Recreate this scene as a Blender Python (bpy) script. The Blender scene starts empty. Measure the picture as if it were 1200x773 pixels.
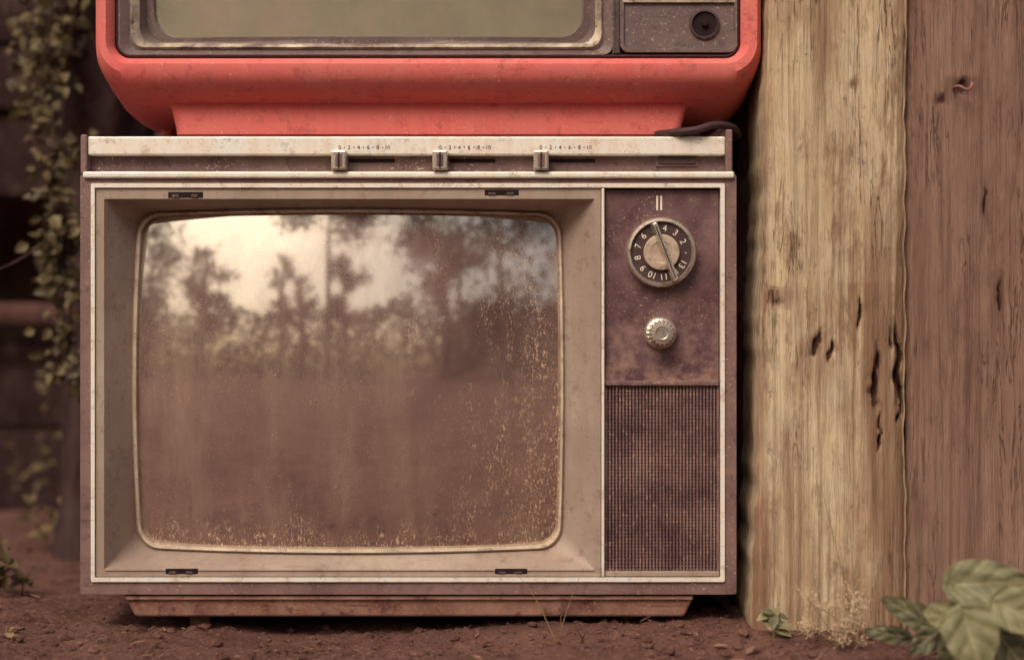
import bpy, math, random
from mathutils import Vector, noise as mn, Matrix
random.seed(7)
S=bpy.context.scene
D=2.2; CZ=0.3485
def lin(c):
    c/=255.0
    return c/12.92 if c<=0.04045 else ((c+0.055)/1.055)**2.4
E=0.86
def C(r,g,b,e=None):
    e=e or E
    return (min(lin(r)/e,0.85),min(lin(g)/e,0.85),min(lin(b)/e,0.85),1)
def X(px): return (px-600)/1000.0
def Z(py): return (735-py)/1000.0
def W(px,py,y):
    k=(D+y)/D
    return ((px-600)/1000.0*k, y, CZ+(386.5-py)/1000.0*k)
# ---------- nodes
class M:
    def __init__(s,name):
        s.m=bpy.data.materials.new(name); s.m.use_nodes=True
        s.nt=s.m.node_tree; s.b=s.nt.nodes['Principled BSDF']; s.out=s.nt.nodes['Material Output']
        tc=s.n('ShaderNodeTexCoord'); s.obj=tc.outputs['Object']
    def n(s,t): return s.nt.nodes.new(t)
    def set(s,inp,v):
        if hasattr(v,'links'): s.nt.links.new(v,inp)
        else: inp.default_value=v
    def vec(s,sc,loc=(0,0,0)):
        m=s.n('ShaderNodeMapping'); s.nt.links.new(s.obj,m.inputs[0]); m.inputs['Scale'].default_value=sc; m.inputs['Location'].default_value=loc
        return m.outputs[0]
    def noise(s,scale,detail=6,rough=.6,vec=None,dist=0):
        n=s.n('ShaderNodeTexNoise'); s.nt.links.new(vec or s.obj,n.inputs['Vector'])
        n.inputs['Scale'].default_value=scale;n.inputs['Detail'].default_value=min(detail,5);n.inputs['Roughness'].default_value=rough;n.inputs['Distortion'].default_value=dist
        return n.outputs['Fac']
    def mr(s,v,a,b,c=0,d=1):
        n=s.n('ShaderNodeMapRange'); s.set(n.inputs[0],v)
        for i,k in enumerate((a,b,c,d)): n.inputs[i+1].default_value=k
        return n.outputs[0]
    def math(s,op,a,b=0):
        n=s.n('ShaderNodeMath'); n.operation=op; n.use_clamp=False; s.set(n.inputs[0],a); s.set(n.inputs[1],b); return n.outputs[0]
    def mix(s,f,a,b,bt='MIX'):
        n=s.n('ShaderNodeMix'); n.data_type='RGBA'; n.blend_type=bt; s.set(n.inputs[0],f); s.set(n.inputs[6],a); s.set(n.inputs[7],b); return n.outputs[2]
    def xyz(s):
        n=s.n('ShaderNodeSeparateXYZ'); s.nt.links.new(s.obj,n.inputs[0]); return n.outputs
    def attr(s,name):
        n=s.n('ShaderNodeAttribute'); n.attribute_name=name; return n.outputs['Color'],n.outputs['Fac']
    def bump(s,h,st=.3,d=.001):
        n=s.n('ShaderNodeBump'); n.inputs['Strength'].default_value=st; n.inputs['Distance'].default_value=d; s.set(n.inputs['Height'],h)
        s.nt.links.new(n.outputs[0],s.b.inputs['Normal']); return n.outputs[0]
    def fin(s,col,rough=.5,metal=0,spec=.5):
        s.set(s.b.inputs['Base Color'],col); s.set(s.b.inputs['Roughness'],rough); s.set(s.b.inputs['Metallic'],metal); s.b.inputs['Specular IOR Level'].default_value=spec
        return s.m
def grimy(name,base,alt,rough=.5,metal=0,spec=.4,speck=(200,170,145),sa=.5,dark=(50,28,30),da=.5,bump=.25,ns=14,low=.25,drip=None):
    m=M(name)
    f=m.noise(ns,8,.65); c=m.mix(m.mr(f,.35,.65),C(*base),C(*alt))
    g=m.math('MULTIPLY',m.mr(m.noise(55,8,.75),.54,.68),da)
    c=m.mix(g,c,C(*dark))
    sc=m.math('MULTIPLY',m.mr(m.noise(60,4,.6,m.vec((.25,1,6))),.62,.69),da*.7)
    c=m.mix(sc,c,C(*dark))
    if drip:
        c=m.mix(m.math('MULTIPLY',m.mr(m.noise(26,5,.7,m.vec((2.2,1,.25))),.48,.68),.55),c,C(*drip))
    sp=m.mr(m.noise(300,3,.7),.61,.67)
    msk=m.mr(m.noise(9,3,.6),.35,.62)
    sp=m.math('MULTIPLY',m.math('MULTIPLY',sp,msk),sa)
    c=m.mix(sp,c,C(*speck))
    m.bump(m.noise(260,3,.7),bump,.0006)
    r=m.mr(f,.3,.7,rough-.1,rough+.2)
    return m.fin(c,r,metal,spec)
# ---------- mesh helpers
def finish(ob,parent):
    S.collection.objects.link(ob)
    if parent:
        ob.parent=parent; ob.matrix_parent_inverse=parent.matrix_basis.inverted()
    return ob
def empty(name,loc):
    e=bpy.data.objects.new(name,None); e.location=loc; e.empty_display_size=.05; S.collection.objects.link(e); return e
def mesh(name,v,f,mat,parent=None,smooth=False,bevel=0,cols=None,seg=2):
    me=bpy.data.meshes.new(name); me.from_pydata(v,[],f); me.update()
    for m in (mat if isinstance(mat,list) else [mat]): me.materials.append(m)
    if smooth: me.polygons.foreach_set('use_smooth',[True]*len(me.polygons))
    if cols is not None:
        a=me.color_attributes.new('Col','FLOAT_COLOR','POINT')
        a.data.foreach_set('color',[x for c in cols for x in c])
    ob=bpy.data.objects.new(name,me); finish(ob,parent)
    if bevel:
        b=ob.modifiers.new('b','BEVEL'); b.width=bevel; b.segments=seg; b.limit_method='ANGLE'
    return ob
def boxvf(x0,x1,y0,y1,z0,z1,o=0):
    v=[(x0,y0,z0),(x1,y0,z0),(x1,y1,z0),(x0,y1,z0),(x0,y0,z1),(x1,y0,z1),(x1,y1,z1),(x0,y1,z1)]
    f=[(0,1,5,4),(1,2,6,5),(2,3,7,6),(3,0,4,7),(4,5,6,7),(3,2,1,0)]
    return v,[tuple(i+o for i in q) for q in f]
def pbox(name,px0,px1,py0,py1,y0,y1,mat,parent,bevel=.0015):
    v,f=boxvf(X(px0),X(px1),y0,y1,Z(py1),Z(py0)); return mesh(name,v,f,mat,parent,bevel=bevel)
def rr(px0,px1,py0,py1,r,y,bulge=0,k=7,mm=18):
    cx,cy=(px0+px1)/2,(py0+py1)/2; a,b=(px1-px0)/2,(py1-py0)/2
    pts=[]
    cor=[(a-r,b-r,0),(-(a-r),b-r,90),(-(a-r),-(b-r),180),(a-r,-(b-r),270)]
    for i,(ox,oz,a0) in enumerate(cor):
        for j in range(k+1):
            t=math.radians(a0+90*j/k); pts.append((ox+r*math.cos(t),oz+r*math.sin(t)))
        nx=cor[(i+1)%4]; t=math.radians(a0+90)
        p0=(ox+r*math.cos(t),oz+r*math.sin(t)); p1=(nx[0]+r*math.cos(t),nx[1]+r*math.sin(t))
        for j in range(1,mm): pts.append((p0[0]+(p1[0]-p0[0])*j/mm,p0[1]+(p1[1]-p0[1])*j/mm))
    out=[]
    for u,w in pts:
        uu=u*(1-bulge*(w/b)**2); ww=w*(1-bulge*1.1*(u/a)**2)
        x=X(cx+uu); z=Z(cy-ww)
        out.append((x,y(x,z) if callable(y) else y,z))
    return out
def loft(name,rings,mat,parent,cap=None,smooth=True,capstart=False,auto=True):
    n=len(rings[0]); v=[p for r in rings for p in r]; f=[]
    for i in range(len(rings)-1):
        for j in range(n):
            k=(j+1)%n
            f.append((i*n+j,i*n+k,(i+1)*n+k,(i+1)*n+j))
    if cap: f.append(tuple((len(rings)-1)*n+j for j in range(n)))
    if capstart: f.append(tuple(reversed(range(n))))
    ob=mesh(name,v,f,mat,parent,smooth=smooth)
    if smooth and auto:
        ob.data.set_sharp_from_angle(angle=math.radians(35))
    return ob
def disc(name,cpx,cpy,prof,mat,parent,n=64,cap=True):
    v=[];f=[]
    for r,y in prof:
        for i in range(n):
            t=2*math.pi*i/n; v.append((X(cpx)+r/1000*math.cos(t),y,Z(cpy)+r/1000*math.sin(t)))
    for i in range(len(prof)-1):
        for j in range(n):
            k=(j+1)%n; f.append((i*n+j,i*n+k,(i+1)*n+k,(i+1)*n+j))
    if cap: f.append(tuple((len(prof)-1)*n+j for j in range(n)))
    ob=mesh(name,v,f,mat,parent,smooth=True); ob.data.set_sharp_from_angle(angle=math.radians(35)); return ob
def text(name,s,cpx,cpy,size,y,mat,parent,rot=0):
    cu=bpy.data.curves.new(name,'FONT'); cu.body=s; cu.size=size/1000; cu.align_x='CENTER'; cu.align_y='CENTER'; cu.extrude=.0001
    cu.materials.append(mat); ob=bpy.data.objects.new(name,cu)
    ob.location=(X(cpx),y,Z(cpy)); ob.rotation_euler=(math.pi/2,rot,0); finish(ob,parent); return ob
def tube(name,pts,r,mat,parent=None,taper=None):
    cu=bpy.data.curves.new(name,'CURVE'); cu.dimensions='3D'; cu.bevel_depth=r; cu.bevel_resolution=2
    sp=cu.splines.new('BEZIER'); sp.bezier_points.add(len(pts)-1)
    for i,p in enumerate(pts):
        b=sp.bezier_points[i]; b.co=p; b.handle_left_type=b.handle_right_type='AUTO'
        if taper: b.radius=1+(taper-1)*i/(len(pts)-1)
    cu.materials.append(mat); ob=bpy.data.objects.new(name,cu); finish(ob,parent); return ob
# ---------- materials
alu=grimy('aluminium_trim',(236,228,214),(220,208,192),.38,.15,.5,(150,120,100),.7,(140,112,98),.6,.2,20,drip=(205,188,166))
chrome=grimy('chrome',(215,206,190),(172,158,144),.25,.75,.5,(90,65,57),.7,(72,50,48),.6,.2,60)
cab=grimy('cabinet_vinyl',(128,102,96),(100,75,74),.5,0,.4,(205,178,155),.8,(62,40,41),.7,.3,12)
cabtop=grimy('cabinet_channel',(116,94,89),(92,69,70),.45,0,.4,(205,182,158),.8,(58,39,41),.7,.3,14)
bez=grimy('bezel_plastic',(160,144,132),(138,120,109),.5,0,.35,(104,74,62),.75,(112,88,79),.65,.2,6,drip=(142,118,100))
rim=grimy('screen_rim',(190,175,154),(160,142,124),.45,0,.4,(108,74,60),.9,(104,76,66),.85,.2,30)
blk=grimy('dark_slot',(36,21,23),(28,16,18),.7,0,.2,(60,40,38),.3,(22,12,13),.3)
rust=grimy('rusty_base',(158,124,108),(124,88,78),.85,0,.15,(200,165,140),.7,(74,46,42),.9,.8,25,drip=(140,92,74))
redm=grimy('red_plastic',(208,98,94),(198,112,104),.6,0,.2,(240,190,175),.55,(142,66,62),.55,.15,5,drip=(205,120,110))
grey=grimy('grey_plastic',(110,95,90),(92,75,75),.45,0,.4,(200,180,158),.7,(62,45,45),.6,.25,12)
greyd=grimy('dark_grey_plastic',(72,53,55),(59,42,45),.45,0,.4,(170,146,128),.5,(42,27,29),.5,.25,12)
worn=grimy('worn_silver',(190,178,158),(105,90,82),.4,.1,.4,(215,195,110),.8,(84,66,61),1.2,.3,25)
paper=grimy('printed_mark',(235,222,198),(215,200,178),.6,0,.2,(120,85,70),.3,(120,85,70),.3,.1)
ink=grimy('printed_ink',(96,70,64),(86,62,58),.6,0,.2,(160,130,115),.4,(70,50,47),.1,.1)
rubber=grimy('rubber_cable',(58,40,42),(72,50,51),.6,0,.3,(120,90,80),.6,(36,24,25),.5,.4,50)
m=M('control_panel')
c=m.mix(m.mr(m.noise(16,8,.7),.35,.68),C(68,43,51),C(104,77,79))
x,y_,z=m.xyz()
low=m.mr(z,.38,.28)
sm=m.math('MULTIPLY',m.mr(m.noise(30,6,.7),.42,.62),m.math('ADD',m.math('MULTIPLY',low,.6),.15))
c=m.mix(sm,c,C(166,134,120))
sp=m.math('MULTIPLY',m.mr(m.noise(330,3,.7),.59,.65),m.mr(m.noise(14,4,.6),.38,.6))
c=m.mix(m.math('MULTIPLY',sp,.75),c,C(192,160,138))
m.bump(m.noise(250,3,.7),.25,.0006); panel=m.fin(c,m.mr(m.noise(16,4),.3,.7,.3,.55),0,.5)
m=M('grille'); c=m.mix(m.mr(m.noise(14,5,.75),.38,.65),C(84,60,64),C(130,103,96))
c=m.mix(m.math('MULTIPLY',m.mr(m.noise(200,4,.7),.56,.66),.5),c,C(182,152,132)); m.bump(m.noise(300,4),.3,.0005); grille=m.fin(c,.6,0,.3)
def screenmat(name,d1,d2,gl,zt,zb,xr0,xr1,spk=.9,tint=(1,.97,.84,1),rgh=.055):
    m=M(name); x,y_,z=m.xyz()
    big=m.mr(m.noise(4.5,5,.65,dist=.6),.35,.65)
    c=m.mix(big,C(*d1),C(*d2))
    c=m.mix(m.math('MULTIPLY',m.mr(m.noise(12,5,.75,m.vec((1.6,1,.28))),.48,.7),.45),c,C(164,140,124))
    gz=m.mr(z,zt,zb); gx=m.mr(x,xr0,xr1)
    g=m.math('MULTIPLY',gx,m.math('ADD',.62,m.math('MULTIPLY',gz,.55)))
    g=m.math('MAXIMUM',g,m.mr(z,.135,.095,0,.85))
    thr=m.noise(18,5,.75,m.vec((1.7,1,.5)))
    patch=m.mr(m.math('ADD',thr,m.math('MULTIPLY',g,.34)),.60,.84)
    sp=m.mr(m.noise(330,4,.8,m.vec((1.15,1,.42))),.545,.62)
    sp2=m.math('MULTIPLY',m.mr(m.noise(560,2,.6),.645,.69),.7)
    s=m.math('MAXIMUM',m.math('MULTIPLY',sp,patch),m.math('MULTIPLY',sp2,m.math('ADD',m.math('MULTIPLY',patch,1.2),m.mr(m.noise(9,3,.6),.40,.7,.12,.7))))
    s=m.math('MINIMUM',m.math('MULTIPLY',s,spk),1.0)
    c=m.mix(s,c,C(226,192,158))
    m.bump(s,.2,.0005)
    m.fin(c,.55,0,.2)
    gls=m.n('ShaderNodeBsdfGlossy'); gls.inputs['Color'].default_value=tint
    gls.inputs['Roughness'].default_value=rgh
    mx=m.n('ShaderNodeMixShader')
    film=m.mr(m.noise(7,5,.75,m.vec((1,1,.6))),.3,.72,gl*1.25,gl*.65)
    m.set(mx.inputs[0],m.math('MULTIPLY',m.math('SUBTRACT',1.0,s),film))
    m.nt.links.new(m.b.outputs[0],mx.inputs[1]); m.nt.links.new(gls.outputs[0],mx.inputs[2]); m.nt.links.new(mx.outputs[0],m.out.inputs[0])
    return m.m
scr=screenmat('dusty_glass',(104,79,76),(132,106,98),.42,.34,.12,-.14,.055)
scr2=screenmat('dusty_glass_reflect_tint',(138,136,116),(156,150,128),.3,.5,.3,2,3,.5)  # pale dust, with the greenish cast of reflected surroundings put into its colour
def woodmat(name,a,b,dk,st,grain=1.0,red=(150,104,84),crk=.8,blo=.6,dots=.6):
    m=M(name); col,_=m.attr('Col'); sep=m.n('ShaderNodeSeparateColor'); m.nt.links.new(col,sep.inputs[0])
    n1=m.noise(1,5,.65,m.vec((26,26,1.4)),.4); n2=m.noise(1,5,.75,m.vec((110,110,3.5)),.3); n3=m.noise(1,4,.8,m.vec((300,300,16)))
    c=m.mix(m.mr(n1,.36,.64),C(*a),C(*b))
    c=m.mix(m.math('MULTIPLY',m.mr(n2,.46,.68),.5*grain),c,C(*st))
    c=m.mix(m.math('MULTIPLY',m.mr(n3,.48,.68),.5*grain),c,C(*red))
    blot=m.noise(3.2,5,.8,m.vec((2.4,2.4,1.1)))
    c=m.mix(m.math('MULTIPLY',m.mr(blot,.48,.66),blo),c,C(*red))
    b2=m.noise(7,5,.85,m.vec((2.2,2.2,.6),(3,1,7)))
    c=m.mix(m.math('MULTIPLY',m.mr(b2,.52,.66),blo),c,C(*st))
    # grey weathering film
    gw=m.noise(12,5,.85,m.vec((1.6,1.6,.7),(9,4,2)))
    c=m.mix(m.math('MULTIPLY',m.mr(gw,.50,.62),.35*blo),c,C(196,184,164) if blo>.6 else C(140,118,106))
    nc=m.noise(1,4,.7,m.vec((55,55,3.2)),.5)
    ck=m.mr(m.math('ABSOLUTE',m.math('SUBTRACT',nc,.5)),.0,.014,1,0)
    ck=m.math('MULTIPLY',m.math('MULTIPLY',ck,m.mr(m.noise(14,4,.75,m.vec((1,1,.35))),.48,.58)),crk)
    c=m.mix(ck,c,C(*dk))
    vs=m.noise(60,5,.85,m.vec((1,1,.5)))
    c=m.mix(m.math('MULTIPLY',m.mr(vs,.58,.68),dots),c,C(*dk))
    edge=m.math('ADD',sep.outputs[1],m.math('MULTIPLY',m.math('SUBTRACT',n2,.5),m.mr(sep.outputs[1],0,.3,0,2.2)))
    c=m.mix(m.mr(edge,.05,.95,0,.92),c,C(*st))
    r_=m.math('ADD',sep.outputs[0],m.math('MULTIPLY',m.math('SUBTRACT',n3,.5),m.mr(sep.outputs[0],0,.25,0,2.2)))
    c=m.mix(m.mr(r_,.2,.75),c,C(*dk))
    h=m.math('SUBTRACT',m.math('ADD',n2,m.math('MULTIPLY',n3,.9)),m.math('MULTIPLY',ck,.8))
    m.bump(h,.9,.003)
    return m.fin(c,.9,0,.1)
wpale=woodmat('pale_wood',(204,188,156),(178,156,126),(66,43,37),(126,97,77),1.0,(156,128,104),.75,.9,.5)
wred=woodmat('brown_wood',(148,121,104),(128,100,89),(62,40,37),(100,73,65),.9,(118,88,78),.6,.5,.35)
wdark=woodmat('dark_wood',(72,48,48),(60,38,39),(38,22,23),(50,31,32),1.0,(66,42,42))
wshed=woodmat('shaded_shed_wood',(56,40,40),(46,31,32),(26,15,16),(38,24,25),.8,(52,35,36))  # the shed's shade is put into the wood: base colours set very dark
wbeam=woodmat('beam_wood',(108,78,72),(86,60,57),(26,15,16),(58,38,37),.8,(80,54,51))
def leafmat(name,a,b,cc,trans=.25):
    m=M(name); col,_=m.attr('Col'); sep=m.n('ShaderNodeSeparateColor'); m.nt.links.new(col,sep.inputs[0])
    c=m.mix(sep.outputs[0],C(*a),C(*b)); c=m.mix(sep.outputs[1],c,C(*cc))
    if not trans: return m.fin(c,.6,0,.2)
    c=m.mix(m.math('MULTIPLY',m.mr(m.noise(120,4,.7),.5,.7),.3),c,C(*cc))
    m.bump(m.noise(150,3),.3,.001)
    m.fin(c,.5,0,.35)
    tr=m.n('ShaderNodeBsdfTranslucent'); m.set(tr.inputs[0],c); mx=m.n('ShaderNodeMixShader'); mx.inputs[0].default_value=trans
    m.nt.links.new(m.b.outputs[0],mx.inputs[1]); m.nt.links.new(tr.outputs[0],mx.inputs[2]); m.nt.links.new(mx.outputs[0],m.out.inputs[0])
    return m.m
lvine=leafmat('vine_leaf',(68,58,42),(122,110,74),(90,64,48))
lplant=leafmat('plant_leaf',(82,82,60),(136,134,96),(170,162,126))
ltree=leafmat('tree_leaf',(60,58,42),(42,40,30),(54,48,36),0)
lgrass=leafmat('grass_blade',(118,104,72),(150,132,94),(140,106,78))
lseed=leafmat('seed_head',(200,180,146),(222,204,172),(182,156,124))
llit=leafmat('dry_leaf',(112,82,70),(82,56,50),(154,122,102))
mk=M('bark'); c=mk.mix(mk.mr(mk.noise(1,5,.7,mk.vec((30,30,6))),.35,.65),C(46,32,33),C(74,57,55)); mk.bump(mk.noise(1,4,.7,mk.vec((60,60,14))),.9,.01); bark=mk.fin(c,.9,0,.1)
m=M('soil'); c=m.mix(m.mr(m.noise(5,5,.7),.35,.65),C(92,63,57),C(118,86,77))
c=m.mix(m.math('MULTIPLY',m.mr(m.noise(38,5,.8),.48,.64),.65),c,C(60,38,36))
c=m.mix(m.math('MULTIPLY',m.mr(m.noise(150,5,.75),.56,.68),.75),c,C(164,130,110))
m.bump(m.noise(80,5,.85),1,.007); soil=m.fin(c,.95,0,.1)

# ---------- ground
n=380; vs=[];fs=[]
def coord(s): return 1.5*s+90*s**9
def gh(x,y):
    r=math.hypot(x,y); fade=1/(1+(r/3)**2)
    h=.016*mn.noise((x*2.2,y*2.2,0))+.010*mn.noise((x*9,y*9,3))+.006*abs(mn.noise((x*28,y*28,5)))+.004*mn.noise((x*70,y*70,9))
    return h*fade-.004
for j in range(n+1):
    for i in range(n+1):
        x=coord(2*i/n-1); y=coord(2*j/n-1)+.3
        vs.append((x,y,gh(x,y)))
for j in range(n):
    for i in range(n):
        a=j*(n+1)+i; fs.append((a,a+1,a+n+2,a+n+1))
mesh('ground',vs,fs,soil,smooth=True)
t=(1+5**.5)/2
iv=[Vector(p).normalized() for p in [(-1,t,0),(1,t,0),(-1,-t,0),(1,-t,0),(0,-1,t),(0,1,t),(0,-1,-t),(0,1,-t),(t,0,-1),(t,0,1),(-t,0,-1),(-t,0,1)]]
iff=[(0,11,5),(0,5,1),(0,1,7),(0,7,10),(0,10,11),(1,5,9),(5,11,4),(11,10,2),(10,7,6),(7,1,8),(3,9,4),(3,4,2),(3,2,6),(3,6,8),(3,8,9),(4,9,5),(2,4,11),(6,2,10),(8,6,7),(9,8,1)]
vs=[];fs=[]
def blob(p,r,vs,fs,sq=.7,jit=.35):
    o=len(vs)
    for q in iv:
        k=r*(1+random.uniform(-jit,jit)); vs.append((p[0]+q.x*k,p[1]+q.y*k,p[2]+q.z*k*sq))
    fs.extend([tuple(i+o for i in f) for f in iff])
for _ in range(7500):
    x=random.uniform(-1.1,.9); y=random.uniform(-.45,1.4)
    if random.random()<.6: y=random.uniform(-.3,.05)
    r=random.choice([.0008,.001,.0015,.002,.003]) if random.random()<.97 else random.uniform(.005,.009)
    blob((x,y,gh(x,y)+r*.2),r,vs,fs)
mesh('soil_clods',vs,fs,soil,smooth=False)
def addleaf(vs,fs,cs,p,L,Wd,dirv,up,col,fold=.15,curl=.2,nl=4):
    d=Vector(dirv).normalized(); u=Vector(up); s=d.cross(u)
    if s.length<1e-4: s=d.cross(Vector((1,0,.1)))
    s.normalize(); u=s.cross(d).normalized(); o=len(vs); p=Vector(p)
    prof=[0.05]+[math.sin(math.pi*(k/nl)**.72)**.8 for k in range(1,nl)]+[.02]
    for k in range(nl+1):
        tt=k/nl; w=Wd*.5*prof[k]; c=p+d*(L*tt)-u*(curl*L*tt*tt)
        for sg in (-1,0,1):
            q=c+s*(w*sg)+u*(fold*w*abs(sg)); vs.append(tuple(q)); cs.append(col)
    for k in range(nl):
        a=o+k*3; fs.append((a,a+1,a+4,a+3)); fs.append((a+1,a+2,a+5,a+4))
def rv():
    return Vector((random.gauss(0,1),random.gauss(0,1),random.gauss(0,1))).normalized()
vs=[];fs=[];cs=[]
for _ in range(700):
    x=random.uniform(-1.1,.9); y=random.uniform(-.35,1.4)
    if random.random()<.5: y=random.uniform(-.3,.1)
    L=random.uniform(.004,.020); d=rv(); d.z*=.15
    addleaf(vs,fs,cs,(x,y,gh(x,y)+.003),L,L*random.uniform(.08,.5),d,(random.uniform(-.4,.4),random.uniform(-.4,.4),1),(random.random(),random.random()*.8,0,1),.3,random.uniform(-.3,.3))
mesh('leaf_litter',vs,fs,llit,cols=cs)

# ================= lower television
T=empty('television',(X(478),.2,0))
loft('cabinet',[rr(94,863,204,697,5,.004),rr(93,864,203,698,6,.012),rr(93,864,203,698,6,.30),rr(180,780,240,690,20,.42)],cab,T,cap=True,capstart=False)
pbox('back_board',96,861,206,695,.07,.075,cab,T,0)
def frame(name,o,i,y0,y1,mat,ro=1,ri=1,depth=.02):
    return loft(name,[rr(*o,ro,y1),rr(*o,ro,y0),rr(*i,ri,y0),rr(*i,ri,y0+depth)],mat,T)
frame('cabinet_edge',(94,863,204,696),(106,849,215,682),.0,.012,cab,4,1)
frame('silver_frame',(107,849,215,681),(111.5,844,220,676),-.003,.01,alu,2,1)
pbox('ledge_body',97,857,159,203,.012,.30,cabtop,T,.002)
pbox('ledge_strip',103,850,160,182,-.001,.02,alu,T,.002)
pbox('ledge_lip',98,860,201.5,209,-.006,.03,alu,T,.002)
pbox('ledge_end_l',95,103,158,204,-.004,.28,cab,T,.002)
pbox('ledge_end_r',850,858,152,204,-.004,.28,cab,T,.002)
pbox('under_lip_strip',100,858,209,214.6,.001,.03,cabtop,T,.0008)  # strip below the ledge lip, in the channel material
for cx in (398,516,634):
    pbox('slider_track',cx+10,cx+64,185.5,189.5,.0105,.013,blk,T,.0003)
    v,f=boxvf(X(cx-9),X(cx+9),-.012,.013,Z(200),Z(177)); mesh('slider_knob',v,f,chrome,T,bevel=.002)
    pbox('slider_notch',cx-4,cx+4,181,196,-.0128,-.011,cabtop,T,.0008)
    pbox('slider_groove',cx-.8,cx+.8,179,198,-.0134,-.0122,blk,T,0)
    for i in range(11):
        if i%2==0: text('slider_scale',str(i),cx+i*5.6,173,6.5,-.0014,ink,T)
        else: pbox('slider_tick',cx+i*5.6-.6,cx+i*5.6+.6,172.2,173.6,-.0014,-.0008,ink,T,0)
pbox('power_button_frame',769,819,179,194,.0085,.013,cabtop,T,.001)
pbox('power_button',772,816,181.5,191.5,.006,.010,greyd,T,.001)
SC=(X(405),Z(448)); R=1.05; Y0=.010
def sy(off): return lambda x,z: Y0+((x-SC[0])**2+(z-SC[1])**2)/(2*R)+off
loft('screen_bezel',[rr(112,704,220,675,1,.004),rr(112,704,220,675,1,.0),rr(122,697,233,667,1.5,.0),rr(126,692,236,664,3,.007),
  rr(147,663,243,652,26,sy(-.004),.012),rr(149,661.5,244,650.5,26,sy(-.006),.013)],bez,T)
loft('screen_rim',[rr(148.5,662,243.8,651,26,sy(-.0062),.013),rr(150,660.5,245,649.5,26,sy(-.0085),.013),rr(152.5,658.5,247.2,647,25,sy(-.007),.013),rr(153.5,657.5,248,646,25,sy(.004),.013)],rim,T)
rings=[]
for s in [1,.97,.93,.88,.8,.7,.6,.5,.4,.3,.2,.1,.03]:
    rings.append(rr(405.5-252.7*s,405.5+252.7*s,447-199.5*s,447+199.5*s,25*s,sy(0),.013))
loft('screen_glass',rings,scr,T,cap=True,auto=False)
for a in ((197,238,225,232),(568,608,222.5,229),(194,232,666,672),(580,618,666,672)):
    pbox('clip_slot',*a,-.0006,.004,blk,T,.0006)
    pbox('clip_tab',a[0]+4,a[0]+13,a[2]+3,a[3],-.0015,.003,greyd,T,.0006)
    pbox('clip_tab',a[1]-14,a[1]-6,a[2]+3,a[3],-.0015,.003,greyd,T,.0006)
pbox('lower_seam',124,697,668.5,669.3,-.0004,.002,greyd,T,0)
pbox('divider',704.8,708.2,221,675,-.0035,.01,alu,T,.001)
pbox('control_panel',709,843,222,447,.006,.012,panel,T,.001)
pbox('panel_ledge',709,843,446,452,-.0005,.012,grille,T,.0015)
pbox('panel_lower_trim',709,843,669,675,.0,.012,bez,T,.001)
pbox('grille_back',709,843,452,669,.0105,.0125,blk,T,0)
vs=[];fs=[]
def addb(*a):
    v,f=boxvf(*a,o=len(vs)); vs.extend(v); fs.extend(f)
px=711
while px<842.5:
    addb(X(px-1.0),X(px+1.0),.0040,.009,Z(668.8),Z(452.3)); px+=3.95
py=454
while py<668.5:
    addb(X(709.3),X(842.7),.0062,.0085,Z(py+.8),Z(py-.8)); py+=3.95
mesh('speaker_grille',vs,fs,grille,T)
pbox('grille_edge_l',709,711,452,669,.003,.01,grille,T,.0005); pbox('grille_edge_r',841.5,843,452,669,.003,.01,grille,T,.0005)
pbox('dial_mark_a',769.5,771.6,229,246,.0053,.0065,paper,T,0); pbox('dial_mark_b',774.2,776.3,229,246,.0053,.0065,paper,T,0)
dc=(774.5,296)
disc('dial_ring',*dc,[(41,.007),(41,-.008),(39.5,-.0105),(36.5,-.011),(35.5,-.009),(35,-.006)],chrome,T,cap=False)
disc('dial_face',*dc,[(36,-.004),(35.5,-.0065),(20,-.0068)],greyd,T)
disc('dial_hub',*dc,[(21,-.005),(21,-.011),(20,-.012),(13,-.0125),(12,-.0118)],rim,T)
lab=['4','3','2','·','13','12','11','10','9','8','7','6','5']
for i in range(13):
    t=math.radians(90-8-i*360/13); r=28
    text('dial_number',lab[i],dc[0]+r*math.cos(t),dc[1]-r*math.sin(t),10.5,-.0073,paper,T,rot=math.radians(90-math.degrees(t)))
def obbox(name,cx,cy,L,w,ang,y0,y1,mat,tw=.5):
    a=math.radians(ang); d=(math.sin(a),math.cos(a)); s=(math.cos(a),-math.sin(a)); v=[]
    for y,k in ((y1,1),(y0,tw)):
        for (u,q) in ((-L/2,-w/2*k),(L/2,-w/2*k),(L/2,w/2*k),(-L/2,w/2*k)):
            v.append((X(cx)+(d[0]*u+s[0]*q)/1000,y,Z(cy)+(d[1]*u+s[1]*q)/1000))
    f=[(0,1,2,3),(7,6,5,4),(0,4,5,1),(1,5,6,2),(2,6,7,3),(3,7,4,0)]
    return mesh(name,v,f,mat,T,bevel=.001)
obbox('dial_handle',778,296,72,9,-21,-.026,-.010,chrome,.6)
obbox('dial_handle_line',778,296,64,1.4,-21,-.0268,-.0255,greyd,1)
v=[];f=[];nn=72;prof=[(19,.007),(19,0),(17,-.003),(14.5,-.004),(14.2,-.022),(13,-.0245),(7.5,-.025),(6.5,-.0243)]
for k,(r,y) in enumerate(prof):
    for i in range(nn):
        t=2*math.pi*i/nn; q=r*(1+.05*(1 if i%4<2 else -1)*(1 if k in(3,4,5) else 0)); v.append((X(774)+q/1000*math.cos(t),y,Z(390)+q/1000*math.sin(t)))
for k in range(len(prof)-1):
    for j in range(nn): q=(j+1)%nn; f.append((k*nn+j,k*nn+q,(k+1)*nn+q,(k+1)*nn+j))
f.append(tuple((len(prof)-1)*nn+j for j in range(nn)))
mesh('volume_knob',v,f,chrome,T)
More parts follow.
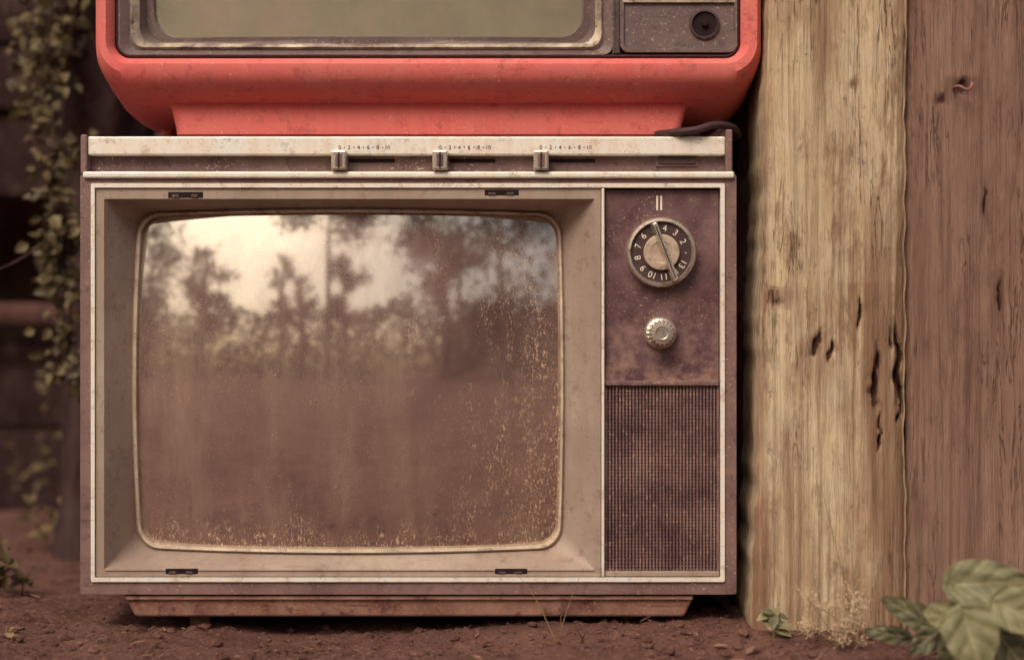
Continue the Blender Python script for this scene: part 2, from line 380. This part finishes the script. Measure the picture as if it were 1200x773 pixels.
def prism(name,top,bot,pyt,pyb,y0t,y0b,y1,mat,parent,bev=.003):
    v=[(X(top[0]),y0t,Z(pyt)),(X(top[1]),y0t,Z(pyt)),(X(top[1]),y1,Z(pyt)),(X(top[0]),y1,Z(pyt)),
       (X(bot[0]),y0b,Z(pyb)),(X(bot[1]),y0b,Z(pyb)),(X(bot[1]),y1,Z(pyb)),(X(bot[0]),y1,Z(pyb))]
    f=[(0,1,2,3),(7,6,5,4),(4,5,1,0),(5,6,2,1),(6,7,3,2),(7,4,0,3)]
    return mesh(name,v,f,mat,parent,bevel=bev)
prism('pedestal',(143,815),(156,803),697.5,724,.006,.012,.28,rust,T)
pbox('pedestal_lip',146,812,698.5,703,.0035,.03,rust,T,.001)
for a in (214,730):
    for y in (.05,.22): pbox('foot',a,a+24,722,752,y,y+.03,rust,T,.002)

# ================= red television
T2=empty('television',(X(502),.2,Z(158)))
top=-400
def R2(x0,x1,yb,r,y,t=0): return rr(x0,x1,top+t,yb,r,y,k=12)
loft('red_shell',[R2(134,868,68,18,.004,24),R2(131,871,70.5,20,-.004,22),R2(126,877,76,26,-.010,18),R2(118,886,87,36,-.010,11),R2(113,891,98,44,-.003,5),R2(111,893,107,48,.010,2),
   R2(111,893,114,50,.03,0),R2(112,892,124,52,.06,0),R2(114,890,136,54,.10,0),R2(116,888,141,56,.14,0),R2(120,884,141,56,.30,2),R2(200,800,100,50,.42,50)],redm,T2,cap=True)
pr=[]
for (a,b,py,y,yb) in ((180,820,108,.045,.30),(188,812,116,.040,.30),(193,808,124,.034,.30),(196,805,134,.032,.30),(199,802,146,.031,.30),(200,801,154,.031,.30),(203,798,158,.035,.30)):
    r=.012; ring=[]
    x0,x1=X(a),X(b)
    cor=[(x1-r,y+r,-90),(x1-r,yb-r,0),(x0+r,yb-r,90),(x0+r,y+r,180)]
    for cx,cy,a0 in cor:
        for k in range(7):
            t=math.radians(a0+15*k); ring.append((cx+r*math.cos(t),cy+r*math.sin(t),Z(py)))
    pr.append(ring)
loft('red_pedestal',pr,redm,T2,cap=True)
for a in (172,826):
    v=[];f=[]
    for k,(r,zz) in enumerate(((9,132),(8,142),(6,149),(3,152))):
        for i in range(16):
            t=2*math.pi*i/16; v.append((X(a)+r/1000*math.cos(t),.13+r/1000*math.sin(t),Z(zz)))
    for k in range(3):
        for j in range(16): q=(j+1)%16; f.append((k*16+j,k*16+q,(k+1)*16+q,(k+1)*16+j))
    f.append(tuple(range(48,64))); mesh('red_foot',v,f,redm,T2,smooth=True)
def B(x0,x1,yb,r,y,t,bu=0): return rr(x0,x1,top+t,yb,r,y,bu,k=12)
loft('bezel_edge',[B(134,868,68,18,.006,24),B(137,865,65.5,16,.002,27),B(140,862,63,14,.005,29),B(141,861,62,14,.02,30)],greyd,T2)
pbox('bezel_back',140,862,top+28,64,.055,.06,greyd,T2,0)
c2=(X(428),Z(-165))
def g2(off): return lambda x,z:.003+((x-c2[0])**2+(z-c2[1])**2)/(2*1.55)+off
loft('bezel_outer',[B(138,720,64.5,14,.003,27),B(140,718,64,12,.002,29),B(150,708,58,12,.009,36),B(152,706,56,14,.008,38)],grey,T2)
loft('bezel_worn_rim',[B(151,707,57,14,.009,37),B(153,705,54.5,15,.0055,40),B(158,701,50.5,16,.010,44),B(161,698,49,18,.013,46)],worn,T2)
loft('bezel_inner',[B(160,699,49.5,18,.012,45),B(166,694,46,22,g2(-.006),49,.006),B(173,687,41.5,28,g2(-.006),54,.010),B(176,684,39.5,28,g2(.003),56,.010)],grey,T2)
rings=[]
for s in [1,.97,.93,.88,.8,.7,.6,.5,.4,.3,.2,.1,.03]:
    cx,cy=430,(40.5+top+55)/2; a=256;b=41.5-cy
    rings.append(rr(cx-a*s,cx+a*s,cy-b*s,cy+b*s,26*s,g2(0),.010))
loft('screen_glass',rings,scr2,T2,cap=True,auto=False)
for k in range(5): pbox('side_rib',719+k*1.5,719.7+k*1.5,top+30,62,.001,.01,grey,T2,0)
pbox('side_rib_base',717.5,727,top+30,63,.004,.012,greyd,T2,0)
loft('tuner_frame',[B(727,865,62,10,.006,29),B(727,864,61,10,.001,30),B(731,861,57,8,.001,34),B(732,860,56,8,.005,35)],grey,T2)
loft('tuner_plate',[rr(728,862,top+33,57.5,7,.006),rr(728,862,top+33,57.5,7,.0045)],grey,T2,cap=True)
for a in ((-2,3),(-150,-146),(-260,-256)): pbox('plate_rail',730,862,a[0],a[1],.0005,.006,worn,T2,.0005)
for cy in (28,-75,-200):
    r=16 if cy==28 else 24
    disc('knob_socket',826 if cy==28 else 795,cy,[(r+2,.005),(r+1.5,.0015),(r-1,.001),(r-2,.004)],greyd,T2,cap=False)
    disc('knob_hole',826 if cy==28 else 795,cy,[(r-1.5,.0042),(r-1.7,.004)],blk,T2)
disc('knob_shaft',826,27,[(4,.004),(4,-.000),(3.5,-.001)],blk,T2)
tube('rubber_cable',[(X(772),.03,Z(154.5)),(X(795),-.004,Z(155)),(X(815),-.008,Z(153)),(X(835),-.002,Z(147)),(X(851),.01,Z(146)),(X(872),.06,Z(150)),(X(874),.12,Z(150))],.0045,rubber)

# ================= posts
def post(name,xa_t,xa_b,xb_t,xb_b,yf,depth,mat,scars,seed,rot=0,H=1.45,amp=1.0,stain=None,nf=110,nz=380):
    ns=16; vs=[];cs=[];fs=[]
    per=[(i/nf,0,'f') for i in range(nf)]+[(1,i/ns,'r') for i in range(ns)]+[(1-i/20,1,'b') for i in range(20)]+[(0,1-i/ns,'l') for i in range(ns)]
    P=len(per)
    for j in range(nz+1):
        z=-.06+(H+.06)*j/nz; t=max(0,min(1,z/.735))
        xa=xa_b+(xa_t-xa_b)*t; xb=xb_b+(xb_t-xb_b)*t
        ea=.004*mn.noise((z*7,seed,1))+.003*mn.noise((z*40,seed,2))
        eb=.004*mn.noise((z*6,seed,4))+.003*mn.noise((z*35,seed,5))
        for (u,w,sd) in per:
            x=xa+ea+(xb+eb-xa-ea)*u; y=yf+depth*w
            red=0;gr=0;dd=0
            if sd=='f':
                dd=.007*mn.noise((x*10,z*1.3,seed))+.003*mn.noise((x*45,z*2.5,seed+3))-.0025*abs(mn.noise((x*120,z*4,seed+7)))+.001*mn.noise((x*90,z*40,seed))
                dd*=amp
                ed=min(u,1-u)*(xb-xa); dd-=.007*math.exp(-(ed/.006)**1.5)
                for (sx,sz,l,wd,dp) in scars:
                    zz=z-sz
                    if abs(zz)<l*1.6:
                        xx=x-sx-.008*mn.noise((z*30,sx*50,1))-.003*mn.noise((z*110,sx*50,1))
                        wv=wd*(.7+1.1*abs(mn.noise((z*70,sx*90,4))))*(1.0-.5*zz/l if zz>0 else 1)
                        k=math.exp(-(xx/wv)**2)*math.exp(-(zz/l)**4)*(1+1.3*mn.noise((x*200,z*45,8)))
                        k=max(0,k)
                        dd-=dp*min(k,1.3); red=max(red,min(1,k*1.3))
                        gr=max(gr,math.exp(-(xx/(wd*3.5))**2)*math.exp(-(zz/(l*1.8))**2)*.9)
                if stain: gr=max(gr,stain(x,z))
                y=yf-dd
            vs.append((x,y,z)); cs.append((red,min(1,gr),0,1))
    for j in range(nz):
        for i in range(P):
            k=(i+1)%P; fs.append((j*P+i,j*P+k,(j+1)*P+k,(j+1)*P+i))
    fs.append(tuple(nz*P+i for i in range(P)))
    ob=mesh(name,vs,fs,mat,smooth=True,cols=cs); ob.data.set_sharp_from_angle(angle=math.radians(60))
    return ob
yp=-.04
def wx(px,y=yp): return W(px,0,y)[0]
def sc(px,py,l,w,d):
    p=W(px,py,yp); return (p[0],p[2],l/1000,w/1000,d/1000)
scars=[sc(1026,440,36,4.5,10),sc(1053,425,40,5,12),sc(1058,470,25,3,8),sc(1008,362,22,2,6),sc(961,402,15,5,5),sc(907,348,9,7,6),sc(1030,505,20,2,6),sc(975,410,12,2.5,4),sc(1002,98,4,2,2),sc(1040,395,12,2.5,6)]
def st(x,z):
    px=600+x*1000/.98; py=386-(z-CZ)*1000/.98
    k=max(0,mn.noise((px*.012,py*.004,2))+.6*mn.noise((px*.045,py*.008,2))+.15)*(.85 if py>330 else .55)
    k+=.75*math.exp(-((px-1030)/26)**2)*(max(0,1-abs(py-470)/200))
    k+=.5*math.exp(-((px-965)/22)**2)*(max(0,1-abs(py-430)/110))
    k+=.7*math.exp(-((px-890)/11)**2)
    k+=.45*math.exp(-((px-1058)/7)**2)
    k+=.35*max(0,min(1,(py-560)/160))
    return min(.9,k)
post('wooden_post',wx(901),wx(882),wx(1061),wx(1060),yp,.16,wpale,scars,1.3,stain=st)
scars2=[sc(1130,100,8,7,6),sc(1104,115,5,4,3),sc(1160,240,20,1.5,4),sc(1175,345,18,2,4)]
post('wooden_post',wx(1062.5),wx(1062),wx(1290),wx(1290),yp+.006,.18,wred,scars2,5.7,stain=lambda x,z:max(0,mn.noise((x*16,z*2,3))+.05))
pn=W(1130,101,yp-.012)
tube('rusty_nail',[(pn[0]-.008,yp+.01,pn[2]-.002),(pn[0]-.006,yp-.012,pn[2]),(pn[0]+.004,yp-.018,pn[2]-.004),(pn[0]+.009,yp-.016,pn[2]+.003)],.0018,rust)
post('wooden_post',W(867.5,0,.10)[0],W(867.5,0,.10)[0],W(960,0,.13)[0],W(960,0,.13)[0],.13,.10,wdark,[],9.1,nf=40,nz=150)

# ================= shed behind
yb=1.5
SH=empty('wooden_shed',(-.5,yb,0))
def plank(name,pyt,pyb,y,mat,x0=-3.0,x1=2.4,th=.04,seed=0):
    z0=W(0,pyb,y)[2]; z1=W(0,pyt,y)[2]; nx=160; vs=[];fs=[]
    for i in range(nx+1):
        x=x0+(x1-x0)*i/nx; w=.008*mn.noise((x*2,seed,0)); k=.01*mn.noise((x*3,seed,5))
        vs+= [(x,y+k,z0+w),(x,y-.006+k,(z0+z1)/2),(x,y+k,z1+w),(x,y+th,z1+w),(x,y+th,z0+w)]
    for i in range(nx):
        for a in range(5): b=(a+1)%5; fs.append((i*5+a,(i+1)*5+a,(i+1)*5+b,i*5+b))
    fs.append((0,1,2,3,4)); fs.append((nx*5+4,nx*5+3,nx*5+2,nx*5+1,nx*5))
    mesh(name,vs,fs,mat,SH,bevel=.006,cols=[(0,random.random()*.3,0,1)]*len(vs))
k=0
for a,b in ((-380,-290),(-284,-200),(-194,-110),(-104,-30),(-24,50),(56,128),(136,230)):
    plank('wall_plank',a,b,yb+random.uniform(-.02,.02),wshed,seed=k); k+=1
plank('sill_beam',354,380,yb-.08,wbeam,th=.12,seed=20)
plank('low_beam',398,420,yb-.02,wshed,th=.1,seed=23)
plank('dark_gap_board',432,500,yb-.01,wshed,th=.05,seed=26)  # boards added to turn the open gap under the beams dark
plank('dark_gap_board',506,610,yb-.03,wshed,th=.05,seed=29)
def wbox(name,x0,x1,y0,y1,z0,z1,mat,par,bev=.005):
    v,f=boxvf(x0,x1,y0,y1,z0,z1); return mesh(name,v,f,mat,par,bevel=bev,cols=[(0,0,0,1)]*8)
for x in (-2.9,-1.75,.6,2.3): wbox('shed_post',x,x+.14,yb+.06,yb+.20,-.05,1.8,wshed,SH)
wbox('shed_back_wall',-3.0,2.4,2.3,2.35,-.05,1.9,wred,SH)
wbox('shed_side_wall',-3.04,-3.0,yb+.06,2.35,-.05,1.9,wdark,SH); wbox('shed_side_wall',2.4,2.44,yb+.06,2.35,-.05,1.9,wdark,SH)
v=[(-3.2,1.25,1.62),(2.6,1.25,1.62),(2.6,2.5,1.95),(-3.2,2.5,1.95),(-3.2,1.25,1.66),(2.6,1.25,1.66),(2.6,2.5,1.99),(-3.2,2.5,1.99)]
mesh('shed_roof',v,[(0,1,2,3),(7,6,5,4),(0,4,5,1),(1,5,6,2),(2,6,7,3),(3,7,4,0)],wdark,SH,cols=[(0,0,0,1)]*8)
def trunk(name,pts,mat,parent=None,seg=28,seed=0,rough=.15):
    vs=[];fs=[]
    P=[]
    for a in range(len(pts)-1):
        for k in range(12):
            t=k/12; P.append([pts[a][i]*(1-t)+pts[a+1][i]*t for i in range(4)])
    P.append(list(pts[-1]))
    for p in P:
        for i in range(seg):
            t=2*math.pi*i/seg; r=p[3]*(1+rough*mn.noise((math.cos(t)*2,math.sin(t)*2,p[2]*3/(p[3]*8)+seed))+rough*.4*mn.noise((math.cos(t)*6,math.sin(t)*6,p[2]*6+seed)))
            vs.append((p[0]+r*math.cos(t),p[1]+r*math.sin(t),p[2]))
    for j in range(len(P)-1):
        for i in range(seg):
            k=(i+1)%seg; fs.append((j*seg+i,j*seg+k,(j+1)*seg+k,(j+1)*seg+i))
    fs.append(tuple((len(P)-1)*seg+i for i in range(seg)))
    return mesh(name,vs,fs,mat,parent,smooth=True)
yt=.75
trunk('tree_trunk',[(W(120,0,yt)[0],yt,-.05,.085),(W(118,0,yt)[0],yt,.12,.06),(W(122,0,yt)[0],yt,.6,.055),(W(136,0,yt)[0],yt,.75,.085),(W(124,0,yt)[0],yt,1.0,.10),(W(110,0,yt)[0],yt,1.6,.09)],bark,seed=3,rough=.3)
def vine(name,path,y,nleaf,spread,size,seed,stem=True):
    random.seed(seed); E_=empty(name,W(path[0][0],path[0][1],y))
    pts=[Vector(W(px,py,y+random.uniform(-.03,.03))) for px,py in path]
    tube('stem',pts,.0022,bark,E_)
    tube('stem',[p+Vector((random.uniform(-.02,.02),.01,0)) for p in pts],.0016,bark,E_)
    vs=[];fs=[];cs=[]
    for _ in range(nleaf):
        t=random.random()*(len(pts)-1); i=int(t)
        if mn.noise((t*3.1,seed,0))<-.22: continue
        p=pts[i].lerp(pts[i+1],t-i)
        p=p+Vector((random.gauss(0,spread),random.gauss(0,spread),random.gauss(0,spread*.5)))
        L=size*random.uniform(.5,1.3); d=Vector((random.gauss(0,1),random.gauss(-.3,.8),random.gauss(-.5,.7)))
        addleaf(vs,fs,cs,p,L,L*.75,d,(random.gauss(0,.9),-.8,random.gauss(.5,.6)),(random.random()**1.3,max(0,random.gauss(0,.4)) if random.random()<.5 else 0,0,1),.3,.3)
    mesh('leaves',vs,fs,lvine,E_,cols=cs)
vine('vine',[(58,-160),(62,-60),(60,20),(50,90),(66,160),(58,220),(74,270),(70,330),(80,400),(84,450)],.58,600,.018,.019,3)
vine('vine',[(95,-160),(85,-60),(78,10),(70,60),(60,110)],.62,260,.022,.019,5)
vine('vine',[(5,-120),(15,-30),(32,40),(28,90),(45,130)],.66,130,.02,.019,6)
vine('vine',[(66,250),(60,300),(72,350)],.56,70,.014,.018,8)
tube('twig',[W(-30,322,.4),W(0,315,.4),W(30,300,.4),W(56,283,.42)],.0016,bark)
def weed(name,cx,cy,y,n,h,size,mat,seed,spread=.02):
    random.seed(seed); p=Vector(W(cx,cy,y)); g=Vector((p.x,y,gh(p.x,y))); E_=empty(name,g); vs=[];fs=[];cs=[]
    for s in range(max(2,n//6)):
        tip=g+Vector((random.gauss(0,spread),random.gauss(0,spread*.6),h*random.uniform(.5,1)))
        mid=(g+tip)/2+Vector((random.gauss(0,.006),0,0)); tube('stem',[g,mid,tip],.0008,mat if mat!=lplant else lgrass,E_)
        for k in range(6):
            t=random.uniform(.35,1); q=g.lerp(tip,t); L=size*random.uniform(.6,1.2)
            addleaf(vs,fs,cs,q,L,L*.6,Vector((random.gauss(0,1),random.gauss(-.2,.6),random.gauss(.3,.4))),(0,-.7,1),(random.random(),random.random()*.4,0,1),.2,.3)
    mesh('leaves',vs,fs,mat,E_,cols=cs)
weed('weed_plant',62,545,.75,36,.10,.024,lvine,11,.035)
weed('weed_plant',25,640,.30,18,.04,.018,lvine,12,.03)
weed('weed_plant',-2,660,.25,24,.10,.024,lvine,13,.02)
weed('weed_plant',30,430,1.2,30,.30,.024,lvine,14,.06)
weed('weed_plant',906,735,-.10,14,.030,.019,lplant,15,.010)
weed('weed_plant',20,735,-.08,8,.02,.012,lgrass,16,.02)
def blade(vs,fs,cs,p0,p1,sag,w,col):
    p0=Vector(p0);p1=Vector(p1); o=len(vs); n=10
    s=Vector((1,.2,0)) if abs((p1-p0).normalized().x)<.8 else Vector((0,.1,1))
    for k in range(n+1):
        t=k/n; p=p0.lerp(p1,t)+Vector((0,0,sag*math.sin(math.pi*t*.9))); ww=w*(1-t)**.6+.00015
        vs.append(tuple(p-s*ww)); vs.append(tuple(p+s*ww)); cs+= [col,col]
    for k in range(n): a=o+2*k; fs.append((a,a+1,a+3,a+2))
def grass(name,base,tips,y,w,seed,mat=lgrass):
    random.seed(seed); vs=[];fs=[];cs=[]; x,_,_2=W(base[0],base[1],y); g=(x,y,gh(x,y)-.003)
    for tp,sag in tips:
        blade(vs,fs,cs,(g[0]+random.uniform(-.004,.004),y,g[2]),W(tp[0],tp[1],y+random.uniform(-.03,.03)),sag,w,(random.random()*.5,random.random()*.5,0,1))
    mesh(name,vs,fs,mat,cols=cs)
grass('grass_tuft',(655,742),[((601,674),.014),((680,676),.006),((660,700),.006)],-.10,.0005,21)
grass('grass_tuft',(682,748),[((676,738),.002),((688,736),0)],-.12,.0012,22)
grass('grass_tuft',(1005,760),[((962,568),.0),((995,600),.0),((1008,655),.0),((985,640),.0),((1015,690),.0),((1030,700),.0)],-.14,.0006,23)
# fluffy flowering weed: fine panicles, each a fan of hair-thin stalks ending in tiny seeds
random.seed(31); y=-.17; g=W(985,778,y); g=(g[0],y,gh(g[0],y)); F=empty('flowering_weed',g)
vs=[];fs=[];cs=[]; sv=[];sf=[];scol=[]
for _ in range(15):
    tpx=random.uniform(942,1015); tpy=random.uniform(690,752)
    tip=Vector(W(tpx,tpy,y+random.uniform(-.03,.03))); mid=Vector(g).lerp(tip,.5)+Vector((random.gauss(0,.004),0,.005))
    tube('stem',[g,mid,tip],.0004,lgrass,F)
    ax=(tip-Vector(g)).normalized()
    for k in range(22):
        b=mid.lerp(tip,random.uniform(.4,1)); d=(ax*.6+rv()*.9).normalized(); e=b+d*random.uniform(.006,.016)
        blade(sv,sf,scol,b,e,0,.00012,(.5,.3,0,1))
        blob(e,random.uniform(.0006,.0013),vs,fs,1.3,.4)
for _ in vs: cs.append((random.random(),random.random()*.5,0,1))
mesh('seed_heads',vs,fs,lseed,F,cols=cs); mesh('seed_stalks',sv,sf,lseed,F,cols=scol)
def bigleaf(name,cx,cy,y,L,Wd,ang,tilt,parent,seed,base,shade=0.5):
    random.seed(seed); nu,nv=30,24; vs=[];fs=[];cs=[]
    c=Vector(W(cx,cy,y)); a=math.radians(ang)
    d=Vector((math.cos(a),0,math.sin(a))); nrm=Vector((0,-math.cos(math.radians(tilt)),math.sin(math.radians(tilt))))
    s=d.cross(nrm).normalized(); nrm=s.cross(d).normalized()
    d=(d+Vector((0,-.2,0))).normalized()
    for i in range(nu+1):
        t=i/nu
        w=Wd*.5*(math.sin(math.pi*min(1,t**.66))**.60 if 0<t<1 else 0.01)
        for j in range(nv+1):
            u=2*j/nv-1
            back=-.12*L*(abs(u)**1.5)*(1-t)**2
            ve=.0011*math.cos((t*7-abs(u)*2.6)*math.pi)
            h=.16*w*abs(u)-.08*L*(t-.4)**2*4*.6+ve*abs(u)**.5+.004*mn.noise((t*2,u*1.5,seed))
            p=c+d*(L*(t-.5)+back)+s*(w*u*(1+.03*mn.noise((t*14,u,seed))))+nrm*h
            vs.append(tuple(p))
            vein=1.0 if abs(u)<.05 else (.8 if (math.cos((t*7-abs(u)*2.6)*math.pi)<-.93 and t>.05) else 0)
            cs.append((min(1,max(0,shade+.4*mn.noise((t*4,u*3,seed)))),vein*.55,0,1))
    for i in range(nu):
        for j in range(nv):
            q=i*(nv+1)+j; fs.append((q,q+1,q+nv+2,q+nv+1))
    mesh(name,vs,fs,lplant,parent,smooth=True,cols=cs)
    bp=c-d*(L*.48); b=Vector(base); tube('stem',[b,b.lerp(bp,.6)+Vector((0,.02,.01)),bp],.0012,lgrass,parent)
y=-.30; gx=W(1135,800,y)[0]; gb=(gx,y+.03,gh(gx,y)); BP=empty('broad_leaf_plant',gb)
for i,(cx,cy,yy,L,Wd,ang,tilt,sh) in enumerate([(1162,683,-.32,.078,.050,4,20,.45),(1196,720,-.35,.056,.042,-30,10,.8),(1104,722,-.31,.042,.036,160,30,.85),(1140,752,-.36,.062,.056,-75,10,.6),
    (1062,716,-.27,.060,.030,150,25,.05),(1185,762,-.33,.05,.04,-50,15,.0),(1088,748,-.28,.05,.030,215,10,.0),(1038,742,-.25,.050,.020,170,30,.05),(1112,778,-.30,.05,.036,220,0,.0),(1130,705,-.25,.04,.030,100,10,.0),(1240,690,-.28,.05,.044,20,30,.3),(1170,738,-.26,.05,.04,-10,20,.0)]):
    bigleaf('leaf',cx,cy,yy,L,Wd,ang,tilt,BP,40+i,gb,sh)

# ================= trees across the yard (seen mirrored in the screens)
def tree(x,y,h,crown_r,zc,seed,nleaf=1500,ls=.28,narrow=1.0,name='tree'):
    random.seed(seed); E_=empty(name,(x,y,0))
    trunk('trunk',[(x,y,-.1,.22),(x+.1,y,h*.3,.16),(x-.05,y,h*.6,.11),(x,y,h*.9,.04)],bark,E_,seg=12,seed=seed)
    cl=[]
    for _ in range(16):
        a=random.uniform(0,6.28); r=crown_r*random.uniform(.2,.9)*narrow; z=zc+random.uniform(-.9,.9)*(h-zc)
        p=Vector((x+r*math.cos(a),y+r*math.sin(a),z)); cl.append(p)
        tube('limb',[(x,y,max(.4,z-.9)),( (x+p.x)/2,(y+p.y)/2,z-.3),p],.05,bark,E_,taper=.3)
    vs=[];fs=[];cs=[]
    for _ in range(nleaf):
        p=random.choice(cl)+Vector((random.gauss(0,.34),random.gauss(0,.34),random.gauss(0,.28)))*min(crown_r,2.8)*.62
        if p.z<.3: continue
        L=ls*random.uniform(.6,1.3); addleaf(vs,fs,cs,p,L,L*.6,rv(),rv(),(random.random(),random.random(),0,1),.2,.2,3)
    mesh('crown',vs,fs,ltree,E_,cols=cs)
def azx(deg,dist): return math.tan(math.radians(deg))*dist
tree(azx(-42,13),-15,8.5,2.6,4.6,101,1700)
tree(azx(-33,13),-15,7.0,1.2,4.2,102,900)
tree(azx(-20,13),-16,6.2,.6,4.2,103,600,.2)
tree(azx(-17,13),-17,5.2,.5,4.0,113,400,.2)
tree(azx(-8,13),-17,6.2,1.0,4.2,104,1000,.25)
tree(azx(12,13),-15,6.8,1.6,4.0,105,1500)
tree(azx(21,13),-14,8.5,2.8,4.6,106,2400)
tree(azx(36,13),-14,8.5,2.8,4.6,107,1800)
tree(-3.0,-19,13.0,6.0,10.4,108,2300,.36)
tree(4.5,-20,12.5,5.0,10.0,109,1200,.36)
random.seed(77); vs=[];fs=[];cs=[]
for _ in range(7000):
    x=random.uniform(-22,22); top_=4.1+.9*mn.noise((x*.35,0,0))+.7*mn.noise((x*1.3,0,4))
    z=top_*random.random()**.8; L=random.uniform(.3,.55); addleaf(vs,fs,cs,(x,-20+random.gauss(0,.8),z),L,L*.7,rv(),rv(),(random.random(),random.random(),0,1),.2,.2,2)
mesh('hedge',vs,fs,ltree,cols=cs)

# ================= light, world, camera
EL,AZ=46,205
w=bpy.data.worlds.new('World'); S.world=w; w.use_nodes=True; nt=w.node_tree
sky=nt.nodes.new('ShaderNodeTexSky'); sky.sky_type='NISHITA'; sky.sun_disc=False; sky.sun_elevation=math.radians(EL); sky.sun_rotation=math.radians(AZ); sky.dust_density=6; sky.air_density=1.0; sky.ozone_density=0.5
mx=nt.nodes.new('ShaderNodeMix'); mx.data_type='RGBA'; mx.blend_type='MULTIPLY'; mx.inputs[0].default_value=1; mx.inputs[7].default_value=(1.0,.92,.83,1)
nt.links.new(sky.outputs[0],mx.inputs[6]); bg=nt.nodes['Background']; nt.links.new(mx.outputs[2],bg.inputs[0]); bg.inputs[1].default_value=.14
sl=bpy.data.lights.new('sun','SUN'); sl.energy=1.5; sl.angle=math.radians(30); sl.color=(1,.94,.86)
so=bpy.data.objects.new('sun',sl); S.collection.objects.link(so)
dirv=Vector((math.sin(math.radians(AZ))*math.cos(math.radians(EL)),math.cos(math.radians(AZ))*math.cos(math.radians(EL)),math.sin(math.radians(EL))))
so.rotation_euler=dirv.to_track_quat('Z','Y').to_euler()
cam=bpy.data.cameras.new('camera'); co=bpy.data.objects.new('camera',cam); S.collection.objects.link(co)
co.location=(0,-D,CZ); co.rotation_euler=(math.pi/2,0,0); cam.lens=36*D/1.2; cam.sensor_width=36; cam.clip_end=500; cam.clip_start=.05
cam.dof.use_dof=True; cam.dof.focus_distance=D; cam.dof.aperture_fstop=2.2
S.camera=co
S.view_settings.view_transform='Standard'; S.view_settings.look='None'; S.view_settings.exposure=0
